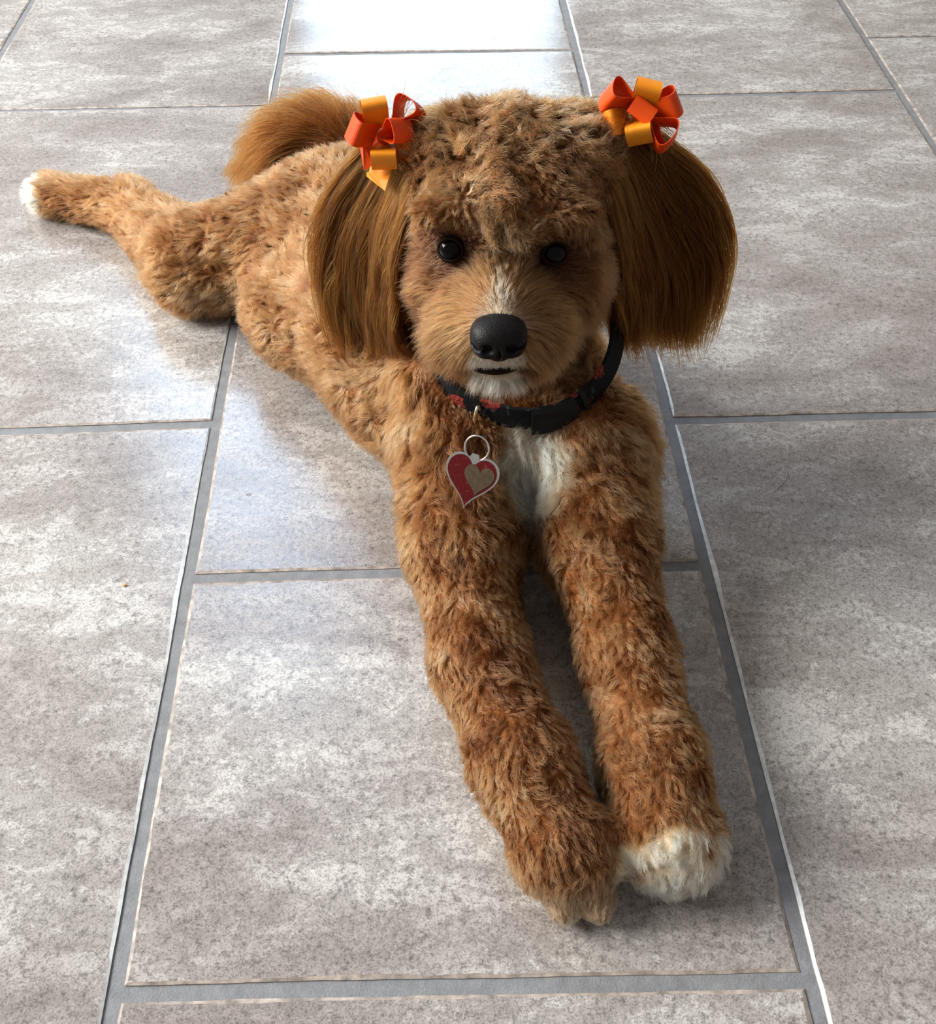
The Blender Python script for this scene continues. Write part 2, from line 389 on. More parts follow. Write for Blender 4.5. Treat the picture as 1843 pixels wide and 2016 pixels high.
# ------------------------------------------------------------------ the dog: body of one continuous surface
# every piece: geometry, comb direction of its coat, hair length, lift off the skin, curl
def C(a, b, ra, rb, flow, L, lift=0.5, curl=0.5, k=0.02, reg='body'):
    return dict(g=(a, b, ra, rb), flow=flow, L=L, lift=lift, curl=curl, k=k, reg=reg)
def E(c, r, flow, L, lift=0.5, curl=0.5, k=0.02, reg='body'):
    return dict(g=(c, r), flow=flow, L=L, lift=lift, curl=curl, k=k, reg=reg)
BACK = (-0.25, 0.9, -0.35)
PR = [
    # trunk
    C((0.255, 0.424, 0.083), (0.178, 0.505, 0.084), 0.074, 0.087, BACK, 0.013, 0.55, 0.7, 0.03),
    C((0.178, 0.505, 0.084), (0.120, 0.650, 0.071), 0.087, 0.070, BACK, 0.013, 0.55, 0.7, 0.03),
    E((0.122, 0.680, 0.070), (0.068, 0.058, 0.060), (-0.4, 0.7, -0.2), 0.013, 0.55, 0.7, 0.03),
    E((0.262, 0.378, 0.066), (0.080, 0.046, 0.052), (0.0, -0.35, -0.9), 0.016, 0.5, 0.6, 0.025, 'chest'),
    E((0.192, 0.452, 0.068), (0.074, 0.085, 0.063), (-0.2, 0.6, -0.6), 0.013, 0.55, 0.7, 0.03),
    E((0.108, 0.568, 0.058), (0.084, 0.082, 0.055), (-0.3, 0.5, -0.6), 0.013, 0.55, 0.7, 0.03),
    # neck
    C((0.261, 0.414, 0.115), (0.252, 0.425, 0.205), 0.046, 0.048, (0, 0.2, -0.95), 0.018, 0.5, 0.4, 0.012, 'chest'),
    E((0.196, 0.388, 0.118), (0.026, 0.030, 0.030), (-0.3, -0.3, -0.9), 0.018, 0.5, 0.6, 0.02, 'body'),
    # shoulders and fore legs (image left, then image right)
    C((0.212, 0.352, 0.074), (0.211, 0.285, 0.056), 0.046, 0.037, (-0.1, -0.6, -0.7), 0.016, 0.5, 0.6, 0.03, 'leg'),
    C((0.211, 0.285, 0.056), (0.220, 0.193, 0.039), 0.037, 0.0285, (0.1, -0.95, -0.2), 0.0088, 0.5, 0.8, 0.02, 'leg'),
    C((0.220, 0.193, 0.039), (0.243, 0.120, 0.034), 0.0285, 0.0285, (0.2, -0.95, -0.1), 0.0088, 0.5, 0.8, 0.02, 'leg'),
    C((0.243, 0.120, 0.034), (0.261, 0.072, 0.030), 0.0285, 0.0275, (0.2, -0.95, -0.1), 0.0088, 0.5, 0.8, 0.02, 'leg'),
    E((0.268, 0.062, 0.026), (0.030, 0.025, 0.024), (0.1, -0.8, -0.5), 0.0075, 0.45, 0.5, 0.015, 'leg'),
    E((0.2615, 0.0415, 0.0130), (0.0102, 0.0145, 0.012), (0, -0.8, -0.6), 0.0030, 0.3, 0.2, 0.006, 'toe'),
    E((0.2820, 0.0405, 0.0140), (0.0108, 0.0145, 0.013), (0, -0.8, -0.6), 0.0030, 0.3, 0.2, 0.006, 'toe'),
    C((0.310, 0.352, 0.074), (0.308, 0.285, 0.056), 0.046, 0.037, (0.1, -0.6, -0.7), 0.016, 0.5, 0.6, 0.03, 'leg'),
    C((0.308, 0.285, 0.056), (0.319, 0.190, 0.039), 0.037, 0.0275, (0.0, -0.95, -0.2), 0.0088, 0.5, 0.8, 0.02, 'leg'),
    C((0.319, 0.190, 0.039), (0.325, 0.117, 0.034), 0.0275, 0.0280, (0.05, -0.95, -0.1), 0.0088, 0.5, 0.8, 0.02, 'leg'),
    C((0.325, 0.117, 0.034), (0.328, 0.075, 0.030), 0.028, 0.028, (0.05, -0.95, -0.1), 0.0088, 0.5, 0.8, 0.02, 'leg'),
    E((0.329, 0.066, 0.024), (0.0305, 0.026, 0.0215), (0.0, -0.8, -0.5), 0.0085, 0.5, 0.5, 0.015, 'leg'),
    # hind leg stretched out to the back left: thigh, shin, foot
    C((0.078, 0.652, 0.066), (-0.036, 0.656, 0.044), 0.067, 0.043, (-0.8, 0.1, -0.4), 0.013, 0.55, 0.7, 0.03, 'leg'),
    C((-0.036, 0.656, 0.044), (-0.128, 0.783, 0.028), 0.043, 0.025, (-0.6, 0.6, -0.2), 0.013, 0.5, 0.6, 0.02, 'leg'),
    C((-0.128, 0.785, 0.028), (-0.225, 0.826, 0.023), 0.024, 0.019, (-0.9, 0.2, -0.2), 0.012, 0.5, 0.5, 0.02, 'leg'),
    E((-0.225, 0.826, 0.020), (0.026, 0.020, 0.018), (-0.9, 0.1, -0.2), 0.010, 0.45, 0.4, 0.012, 'leg'),
    # the other hind leg, folded along the far flank
    C((0.170, 0.665, 0.062), (0.235, 0.605, 0.045), 0.060, 0.042, (0.5, -0.6, -0.4), 0.018, 0.5, 0.6, 0.03, 'leg'),
    C((0.235, 0.605, 0.045), (0.290, 0.690, 0.026), 0.040, 0.024, (0.4, 0.7, -0.2), 0.015, 0.5, 0.6, 0.02, 'leg'),
    # head
    E((0.249, 0.425, 0.243), (0.056, 0.062, 0.057), (0.0, -0.6, 0.0), 0.016, 0.65, 1.0, 0.02, 'crown'),
    E((0.246, 0.384, 0.259), (0.050, 0.031, 0.026), (0.0, -0.9, -0.3), 0.018, 0.55, 1.0, 0.02, 'brow'),
    E((0.2030, 0.3670, 0.2720), (0.018, 0.011, 0.0075), (-0.6, -0.5, -0.2), 0.009, 0.45, 0.6, 0.010, 'brow'),
    E((0.2780, 0.3670, 0.2685), (0.018, 0.011, 0.0075), (0.6, -0.5, -0.2), 0.009, 0.45, 0.6, 0.010, 'brow'),
    E((0.208, 0.432, 0.272), (0.026, 0.030, 0.022), (-0.5, -0.5, 0.0), 0.016, 0.65, 1.0, 0.02, 'crown'),
    E((0.292, 0.432, 0.273), (0.026, 0.030, 0.022), (0.5, -0.5, 0.0), 0.016, 0.65, 1.0, 0.02, 'crown'),
    E((0.212, 0.383, 0.213), (0.031, 0.034, 0.036), (-0.5, 0.5, -0.8), 0.016, 0.4, 0.5, 0.025, 'cheek'),
    E((0.282, 0.383, 0.211), (0.031, 0.034, 0.036), (0.5, 0.5, -0.8), 0.016, 0.4, 0.5, 0.025, 'cheek'),
    C((0.244, 0.372, 0.222), (0.237, 0.323, 0.217), 0.034, 0.023, (0, 0.9, 0.2), 0.008, 0.35, 0.15, 0.022, 'muzzle'),
    E((0.221, 0.336, 0.204), (0.024, 0.024, 0.019), (-0.6, 0.5, -0.6), 0.016, 0.4, 0.5, 0.018, 'muzzle'),
    E((0.255, 0.335, 0.203), (0.024, 0.024, 0.019), (0.6, 0.5, -0.6), 0.016, 0.4, 0.5, 0.018, 'muzzle'),
    E((0.239, 0.330, 0.187), (0.022, 0.024, 0.012), (0, 0.2, -0.95), 0.017, 0.35, 0.15, 0.010, 'chin'),
    # tail core
    C((0.122, 0.722, 0.090), (0.098, 0.760, 0.100), 0.020, 0.016, (-0.5, 0.3, 0.6), 0.02, 0.5, 0.3, 0.02, 'tail'),
    C((0.098, 0.760, 0.100), (0.066, 0.770, 0.098), 0.016, 0.014, (-0.8, 0.2, 0.2), 0.02, 0.5, 0.3, 0.012, 'tail'),
    C((0.066, 0.770, 0.098), (0.048, 0.766, 0.080), 0.014, 0.010, (-0.8, 0.0, -0.6), 0.02, 0.5, 0.3, 0.012, 'tail'),
]
EYE_L = (0.2085, 0.3590, 0.2515); EYE_R = (0.2725, 0.3582, 0.2472); EYE_RAD = 0.0080
CARVE = [E((0.2085, 0.3470, 0.2505), (0.015, 0.014, 0.0095), None, 0, k=0.008), E((0.2725, 0.3470, 0.2460), (0.015, 0.014, 0.0095), None, 0, k=0.008),
         E((0.235, 0.308, 0.1955), (0.018, 0.016, 0.0018), None, 0, k=0.004)]
BODY_H = 0.0042
def undercoat_material():
    t = NT('dog_undercoat'); at = t.n('ShaderNodeAttribute', _attribute_name='undercoat'); tc = t.n('ShaderNodeTexCoord')
    m = t.ramp(t.noise(tc.outputs['Object'], 120, 3), [(0.3, 0.75), (0.7, 1.1)])
    t.l(t.mix(1.0, at.outputs['Color'], m, 'MULTIPLY'), t.bsdf.inputs['Base Color']); t.bsdf.inputs['Roughness'].default_value = 0.9
    t.bsdf.inputs['Specular IOR Level'].default_value = 0.1; return t.mat
def set_undercoat(me, cols):
    a = me.attributes.new('undercoat', 'FLOAT_COLOR', 'POINT'); a.data.foreach_set('color', np.concatenate([cols, np.ones((len(cols), 1))], 1).astype(np.float32).ravel())
M_SKIN = undercoat_material()
def build_body():
    F, lo, h = field(PR, BODY_H, CARVE)
    zi = lo[2]+h*np.arange(F.shape[2])
    F = np.maximum(F, (0.002-zi)[None, None, :])          # belly and legs rest on the floor
    V, Q = surface_nets(F, lo, h)
    V = relax(V, Q, 2, 0.4)
    V[:, 2] = np.maximum(V[:, 2], 0.0015)
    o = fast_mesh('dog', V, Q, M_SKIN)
    tag(o, 'apricot curly-coated puppy lying on the tiles with orange bows on its ears', 'dog')
    return o, V, Q
DOG, BV, BQ = build_body()
# ------------------------------------------------------------------ coat: real hair strands
RNG = np.random.default_rng(11)
CAMP = np.array((0.202, -0.169, 0.606))
def nrm(v): return v/np.maximum(np.linalg.norm(v, axis=-1, keepdims=True), 1e-9)
def rnoise(P, scale, seed, K=10):
    r = np.random.default_rng(seed); out = np.zeros((len(P), 3), np.float32)
    for a in range(3):
        for _ in range(K):
            k = r.normal(0, 1, 3); k *= 2*math.pi/scale*(0.6+0.8*r.random())/np.linalg.norm(k)
            out[:, a] += np.sin(P@k+r.random()*6.283)
    return out*(1.5/math.sqrt(K))*0.66
def smooth01(x, a, b):
    t = np.clip((x-a)/(b-a), 0, 1); return t*t*(3-2*t)
NOSE_C = np.array((0.2355, 0.303, 0.2255))
EYES = [np.array(EYE_L), np.array(EYE_R)]

COLLAR_C = np.array((0.2610, 0.3970, 0.1570)); COLLAR_E = np.array((0, 0.857, 0.515)); COLLAR_N = np.array((0, -0.515, 0.857))
def sample_surface(V, Q, count, wfun):
    T = np.concatenate([Q[:, [0, 1, 2]], Q[:, [0, 2, 3]]]); N = vnormals(V, Q)
    a, b, c = V[T[:, 0]], V[T[:, 1]], V[T[:, 2]]
    ar = 0.5*np.linalg.norm(np.cross(b-a, c-a), axis=1)
    w = ar*wfun((a+b+c)/3, nrm(N[T].sum(1)))
    cum = np.cumsum(w); i = np.searchsorted(cum, RNG.random(count)*cum[-1])
    u, v = RNG.random(count), RNG.random(count); m = u+v > 1; u[m] = 1-u[m]; v[m] = 1-v[m]
    P = a[i]+(b-a)[i]*u[:, None]+(c-a)[i]*v[:, None]
    n = nrm(N[T[i, 0]]*(1-u-v)[:, None]+N[T[i, 1]]*u[:, None]+N[T[i, 2]]*v[:, None])
    return P, n
def body_fields(P):
    W = np.stack([np.exp(-np.maximum(prim_d(P.astype(np.float32), p)+0.004, 0)**2/(2*0.008**2))+1e-9 for p in PR], 1)
    W /= W.sum(1, keepdims=True)
    flow = W@np.array([p['flow'] for p in PR]); L = W@np.array([p['L'] for p in PR])
    lift = W@np.array([p['lift'] for p in PR]); curl = W@np.array([p['curl'] for p in PR])
    regs = sorted({p['reg'] for p in PR}); R = {r: W[:, [i for i, p in enumerate(PR) if p['reg'] == r]].sum(1) for r in regs}
    return flow, L, lift, curl, R

APR = np.array((0.192, 0.066, 0.018)); LITE = np.array((0.335, 0.157, 0.070)); DARK = np.array((0.085, 0.025, 0.006))
EAR_C = np.array((0.105, 0.028, 0.004)); EAR_L = np.array((0.24, 0.086, 0.011)); WHITE = np.array((0.80, 0.64, 0.44)); CREAM = np.array((0.46, 0.31, 0.18))
def coat_color(P, R, clumpid_rand):
    n1 = rnoise(P, 0.05, 21)[:, 0]; n2 = rnoise(P, 0.012, 22)[:, 0]
    t = np.clip(0.45+0.22*n1+0.20*n2+0.22*(clumpid_rand-0.5)+RNG.normal(0, 0.13, len(P)), 0, 1)[:, None]
    c = np.where(t < 0.5, DARK+(APR-DARK)*t*2, APR+(LITE-APR)*(t-0.5)*2)
    n3 = rnoise(P, 0.02, 23)
    def ell(ce, r, soft=0.35):
        d = np.sqrt((((P+n3*0.003-np.array(ce))/np.array(r))**2).sum(1)); return 1-smooth01(d, 1-soft, 1+soft*0.5)
    x, y, z = P.T
    face = R['muzzle']+R['cheek']*0.8
    c = c*(1-0.0*face[:, None])
    mzf = np.clip(R['muzzle']*1.3, 0, 1)*(1-smooth01(P[:, 1], 0.350, 0.372)); fc = (np.array((0.125, 0.041, 0.010))+(np.array((0.240, 0.092, 0.028))-np.array((0.125, 0.041, 0.010)))*mzf[:, None])*(0.75+0.5*t); c = c+(fc-c)*np.clip(face, 0, 1)[:, None]*0.75
    # darker hair around the eyes, with the shade under the brow painted in
    for e in EYES:
        d = np.linalg.norm(P-e-np.array((0, 0, -0.003)), axis=1); k = ((1-smooth01(d, 0.013, 0.033))*(1-smooth01(P[:, 2]-e[2], 0.008, 0.014)))[:, None]*0.9; c = c*(1-k)+np.array((0.055, 0.018, 0.006))*k
    w = np.zeros(len(P))
    w = np.maximum(w, ell((0.266, 0.335, 0.084), (0.033, 0.050, 0.034))*0.97)        # chest blaze
    w = np.maximum(w, ell((0.264, 0.318, 0.044), (0.026, 0.040, 0.016))*0.85)
    w = np.maximum(w, ell((0.238, 0.330, 0.052), (0.026, 0.030, 0.008))*0.6)
    w = np.maximum(w, ell((0.266, 0.355, 0.145), (0.020, 0.030, 0.010))*0.7)         # throat
    w = np.maximum(w, ell((0.235, 0.318, 0.184), (0.019, 0.030, 0.011), 0.25))       # chin
    w = np.maximum(w, ell((0.235, 0.305, 0.206), (0.017, 0.016, 0.008), 0.3)*0.85)   # upper lip
    wbl = 0.0028+0.011*np.clip((0.335-y)/0.03, 0, 1)**1.5
    bl = np.exp(-((x-0.2375)/wbl)**2)*smooth01(z, 0.222, 0.230)*(1-smooth01(y, 0.322, 0.346))*R['muzzle']
    w = np.maximum(w, np.clip(bl, 0, 1)*0.5)
    paw = (x > 0.292)*(1-smooth01(y+0.010*n3[:, 0]+0.35*np.maximum(0.318-x, 0), 0.056, 0.066))*smooth01(y, -1, -0.5)
    w = np.maximum(w, paw)
    w = np.maximum(w, 1-smooth01(x+0.004*n3[:, 1], -0.238, -0.228))
    w = w[:, None]
    c = c*(1-w)+WHITE*(0.85+0.2*t)*w
    toe = (R['toe'][:, None])*0.85; c = c*(1-toe)+CREAM*toe
    return np.clip(c, 0.005, 0.9)

def hair_material(name, rough=0.42, ior=1.5):
    t = NT(name); t.t.nodes.remove(t.bsdf)
    at = t.n('ShaderNodeAttribute', _attribute_name='hair_color')
    hb = t.n('ShaderNodeBsdfHairPrincipled'); hb.model = 'CHIANG'; hb.parametrization = 'COLOR'
    t.l(at.outputs['Color'], hb.inputs['Color'])
    hb.inputs['Roughness'].default_value = rough; hb.inputs['Radial Roughness'].default_value = 0.55
    hb.inputs['Random Roughness'].default_value = 0.2; hb.inputs['Coat'].default_value = 0.0; hb.inputs['IOR'].default_value = ior
    t.l(hb.outputs[0], t.out.inputs['Surface'])
    return t.mat
M_HAIR = hair_material('dog_hair', 0.42, 1.38); M_HAIR_LONG = hair_material('dog_hair_long', 0.45, 1.18)

def curves_obj(name, S, rad0, color, parent, mat=None, tip=0.25):
    """S: (N,K,3) strand points."""
    N, K, _ = S.shape
    S = S.copy(); S[..., 2] = np.maximum(S[..., 2], 0.0008)
    cu = bpy.data.hair_curves.new(name); cu.add_curves([K]*N)
    cu.attributes['position'].data.foreach_set('vector', np.ascontiguousarray(S, np.float32).ravel())
    ra = cu.attributes.get('radius') or cu.attributes.new('radius', 'FLOAT', 'POINT')
    prof = 1-(1-tip)*np.linspace(0, 1, K)**2
    ra.data.foreach_set('value', (np.broadcast_to(np.asarray(rad0, np.float32).reshape(-1, 1), (N, 1))*prof[None]).astype(np.float32).ravel())
    ca = cu.attributes.new('hair_color', 'FLOAT_COLOR', 'CURVE')
    ca.data.foreach_set('color', np.concatenate([color, np.ones((N, 1))], 1).astype(np.float32).ravel())
    cu.materials.append(mat or M_HAIR); cu.update_tag()
    o = link(bpy.data.objects.new(name, cu), parent); o['kind'] = 'stuff'
    return o

def grow(P, n, flow, L, lift, curl, clump, K=8, per_clump=12, swirl=0.75, grav=0.0, jit=0.10, wave=1.0, seed=0):
    N = len(P); M = max(1, N//per_clump)
    ci = RNG.choice(N, M, replace=False)
    kd = kdtree.KDTree(M)
    for j, i in enumerate(ci): kd.insert(P[i], j)
    kd.balance()
    own = np.array([kd.find(p)[1] for p in P.tolist()])
    Pc, nc = P[ci], n[ci]
    t = flow[ci]+swirl*curl[ci][:, None]*(rnoise(Pc, 0.030, 31+seed)+0.6*rnoise(Pc, 0.012, 32+seed))
    t = nrm(t-(t*nc).sum(1, keepdims=True)*nc); b = np.cross(nc, t)
    s = np.linspace(0, 1, K)
    ph = RNG.random(M)*6.283; om = 5.5+4.0*RNG.random(M); amp = (0.68*wave*curl[ci])[:, None]
    li = np.clip(lift[ci]+0.18*rnoise(Pc, 0.018, 33+seed)[:, 0]+RNG.normal(0, 0.06, M), 0.08, 0.95)
    steps = np.zeros((M, K, 3)); gc = np.broadcast_to(grav, (N,))[ci]
    for k in range(1, K):
        e = np.clip(li*(1.25-0.75*s[k]), 0, 1)[:, None]
        d = nc*e+t*np.sqrt(1-e*e)
        d = d+amp*(np.sin(ph+om*s[k])[:, None]*b+0.6*np.cos(ph+om*s[k])[:, None]*t)
        d[:, 2] -= gc*s[k]
        steps[:, k] = nrm(d)/(K-1)
    G = np.cumsum(steps, 1)
    Ls = (L*(0.8+0.35*RNG.random(N)))[:, None, None]
    S = P[:, None]+G[own]*Ls
    cl = clump[:, None, None]*(s**0.9)[None, :, None]
    S = S+(Pc[own]-P)[:, None]*cl
    S = S+(RNG.normal(0, 1, (N, 1, 3))*Ls*jit*s[None, :, None]**1.5)
    return S, own

def build_coat():
    NB = 340000
    def wf(p, n):
        v = (nrm(CAMP-p)*n).sum(1)
        w = np.where(v > -0.25, 1.0, 0.30)
        w = w*np.where(p[:, 2] < 0.006, 0.06, 1.0)
        head = (p[:, 2] > 0.165)*(p[:, 1] < 0.5)
        return w*np.where(head, 2.5, 1.0)
    P, n = sample_surface(BV, BQ, NB, wf)
    flow, L, lift, curl, R = body_fields(P)
    keep = np.ones(NB, bool)
    for e in EYES:
        keep &= np.linalg.norm((P-e)/np.array((1.25, 1.0, 1.0)), axis=1) > 0.0084
    dn = np.linalg.norm((P-NOSE_C)/np.array((0.0165, 0.0155, 0.0120)), axis=1); keep &= dn > 1.0
    keep &= ~((np.abs(P[:, 0]-0.235) < 0.0165) & (np.abs(P[:, 2]-0.1945) < 0.0036) & (P[:, 1] < 0.325))
    keep &= R['tail'] < 0.45
    P, n, flow, L, lift, curl = P[keep], n[keep], flow[keep], L[keep], lift[keep], curl[keep]; R = {k: v[keep] for k, v in R.items()}
    # face: hair streams away from the nose and falls down over the cheeks
    face = np.clip(R['muzzle']+R['cheek'], 0, 1)[:, None]
    rad = nrm(P-(NOSE_C+np.array((0, -0.004, 0.010)))); rad[:, 2] -= 0.35*smooth01(np.abs(P[:, 0]-0.24), 0.004, 0.03)
    flow = flow*(1-face)+rad*face
    mz = R['muzzle']*smooth01(np.abs(P[:, 0]-0.238), 0.002, 0.020); L = L*(1-R['muzzle'])+R['muzzle']*(0.008+0.016*mz)
    for e in EYES:
        d = np.linalg.norm(P-e, axis=1); L = L*(0.22+0.78*smooth01(d, 0.010, 0.030))
        ab = np.exp(-((P[:, 0]-e[0])/0.018)**2)*smooth01(P[:, 2]-e[2], 0.004, 0.012)*R['brow']
        lift = lift+0.25*ab; L = L*(1-0.35*ab)
    dn = np.linalg.norm(P-NOSE_C, axis=1); L = L*(0.45+0.55*smooth01(dn, 0.016, 0.034))
    dcl = P-COLLAR_C; hgt = dcl@COLLAR_N; dc = np.linalg.norm(dcl-hgt[:, None]*COLLAR_N, axis=1)
    nearc = (1-smooth01(np.abs(hgt), 0.006, 0.011))*(dc < 0.085); L = L*(1-0.72*nearc)
    clump = 0.74-0.40*face[:, 0]-0.35*R['chin']-0.06*R['leg']
    lipz = (1-smooth01(np.abs(P[:, 2]-0.2005), 0.004, 0.010))*(np.abs(P[:, 0]-0.235) < 0.020)*(P[:, 1] < 0.328); L = L*(1-0.6*lipz)
    S, own = grow(P, n, flow, L, lift, curl, clump, grav=0.75*face[:, 0])
    cr = RNG.random(own.max()+1)[own]
    col = coat_color(P, R, cr)
    rad = 0.00016*(0.8+0.5*RNG.random(len(P)))*(1-0.25*np.clip(face[:, 0]+R['chin'], 0, 1))
    return curves_obj('coat', S, rad, col, DOG)
COAT = build_coat()
def paint_undercoat():
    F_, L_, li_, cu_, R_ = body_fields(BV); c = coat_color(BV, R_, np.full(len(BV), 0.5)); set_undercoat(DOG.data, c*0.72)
paint_undercoat()
# ------------------------------------------------------------------ ears: a flap under long hanging hair
def cubic(rows, v):
    rows = np.asarray(rows, float); n = len(rows)-1
    x = np.clip(v, 0, 1)*n; i = np.clip(x.astype(int), 0, n-1); t = (x-i)[:, None]
    p0 = rows[np.maximum(i-1, 0)]; p1 = rows[i]; p2 = rows[i+1]; p3 = rows[np.minimum(i+2, n)]
    return 0.5*((2*p1)+(-p0+p2)*t+(2*p0-5*p1+4*p2-p3)*t**2+(-p0+3*p1-3*p2+p3)*t**3)
class Sheet:
    def __init__(self, outer, inner, bulge, side):
        self.o, self.i, self.b, self.s = np.array(outer), np.array(inner), bulge, side
    def raw(self, u, v):
        a = cubic(self.o, v); b = cubic(self.i, v)
        ext = np.maximum(v-1, 0)[:, None]
        p = a+(b-a)*u[:, None]
        p = p+ext*np.array((0, 0, -0.16))
        nn = nrm(np.cross(b-a, np.array((0, 0, -1.0)))*self.s)
        return p+nn*(self.b*np.sin(np.pi*np.clip(u, 0, 1))*np.sin(np.pi*np.clip(v*0.85+0.12, 0, 1)))[:, None], nn
    def at(self, u, v, off):
        p, nn = self.raw(u, v); return p+nn*off[:, None]
def build_ear(outer, inner, bulge, side, nstr, label, drift, seed):
    sh = Sheet(outer, inner, bulge, side); r = np.random.default_rng(seed)
    nu, nv = 9, 14
    uu, vv = np.meshgrid(np.linspace(0.16, 0.90, nu), np.linspace(0.06, 0.80, nv), indexing='ij'); uf, vf = uu.ravel(), vv.ravel()
    vf = vf*(1-0.22*np.abs(2*uf-1.06)**2)
    A = sh.at(uf, vf, np.full(uf.shape, 0.002)); B = sh.at(uf, vf, np.full(uf.shape, -0.002))
    V = np.concatenate([A, B]); n = len(A); F = []
    idx = lambda i, j: i*nv+j
    for i in range(nu-1):
        for j in range(nv-1):
            q = (idx(i, j), idx(i+1, j), idx(i+1, j+1), idx(i, j+1)); F += [q, tuple(n+k for k in q[::-1])]
    for i in range(nu-1):
        for j in (0, nv-1): a, b = idx(i, j), idx(i+1, j); F.append((a, b, b+n, a+n))
    for j in range(nv-1):
        for i in (0, nu-1): a, b = idx(i, j), idx(i, j+1); F.append((a, b, b+n, a+n))
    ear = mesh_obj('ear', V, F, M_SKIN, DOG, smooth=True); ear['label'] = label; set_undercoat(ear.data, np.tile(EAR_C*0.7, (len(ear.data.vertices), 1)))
    # hair
    K = 11; N = nstr
    NL = N//40
    lu, lv = 1-(1-0.06)*r.random(NL)**0.85, r.random(NL)**1.3*0.68-0.08                       # lock centres
    ll = 0.20+0.55*r.random(NL); lph = r.random(NL)*6.28; lam = 0.4+r.random(NL); loff = r.random(NL)
    k = r.integers(0, NL, N)
    u0 = np.clip(lu[k]+r.normal(0, 0.050, N), -0.03, 1.03); v0 = np.clip(lv[k]+r.normal(0, 0.05, N), -0.10, 0.75)
    end = 1.00+0.045*np.sin(lph[k])+r.normal(0, 0.016, N)
    end = end-0.07*np.abs(2*u0-1)**3
    v1 = np.minimum(v0+ll[k]*(0.8+0.4*r.random(N)), end); v1 = np.maximum(v1, v0+0.12)
    lr2 = r.random(NL); s = np.linspace(0, 1, K); S = np.zeros((N, K, 3))
    base = 0.001+0.016*loff[k]+0.0015*r.normal(0, 1, N)
    back = r.random(N) < 0.22; base = np.where(back, -0.004-0.004*loff[k], base)
    wob = r.normal(0, 0.016, N)+r.normal(0, 0.045, NL)[k]
    for j in range(K):
        v = v0+(v1-v0)*s[j]
        conv = (lu[k]-u0)*0.92*s[j]**0.8
        u = u0+conv+drift*(v-v0)*(1.0-0.85*lu[k])+0.050*lam[k]*np.sin(lph[k]+8.0*v)*s[j]+wob*s[j]**2
        u = np.maximum(u, -0.10+0.02*np.sin(lph[k]))
        off = base*(0.35+0.65*np.minimum(1, s[j]*2.2))*(1.0+0.35*np.sin(lph[k]*1.7+5*s[j]))+0.0028*np.sin(lph[k]*2+8*v)*s[j]+0.003*lr2[k]*s[j]**3
        S[:, j] = sh.at(u, v, off)
    lr = r.random(NL)
    t = np.clip(0.42+0.35*(loff[k]-0.5)+0.5*(lr[k]-0.5)+r.normal(0, 0.13, N), 0, 1)[:, None]
    c = np.where(t < 0.5, EAR_C*0.42+(EAR_C-EAR_C*0.42)*2*t, EAR_C+(EAR_L-EAR_C)*(2*t-1))
    top = (1-smooth01(v0, 0.0, 0.22))[:, None]*0.35; c = c*(1-top)+APR*top
    h = curves_obj('ear_hair', S, 0.00019*(0.8+0.5*r.random(N)), c, ear, M_HAIR_LONG, tip=0.35)
    return ear, sh
EAR_LEFT = build_ear([(0.160, 0.442, 0.288), (0.124, 0.447, 0.232), (0.114, 0.446, 0.175), (0.124, 0.432, 0.114)],
                     [(0.192, 0.405, 0.276), (0.176, 0.388, 0.228), (0.173, 0.386, 0.178), (0.175, 0.396, 0.136)],
                     0.012, 1, 17000, 'long silky golden-brown ear hanging at the left of the face', -0.30, 5)
EAR_RIGHT = build_ear([(0.346, 0.437, 0.285), (0.382, 0.442, 0.243), (0.403, 0.442, 0.186), (0.396, 0.424, 0.112)],
                      [(0.304, 0.405, 0.280), (0.315, 0.388, 0.232), (0.320, 0.386, 0.180), (0.324, 0.396, 0.132)],
                      0.012, -1, 19000, 'long silky dark brown ear fanning out at the right of the face', -0.55, 6)

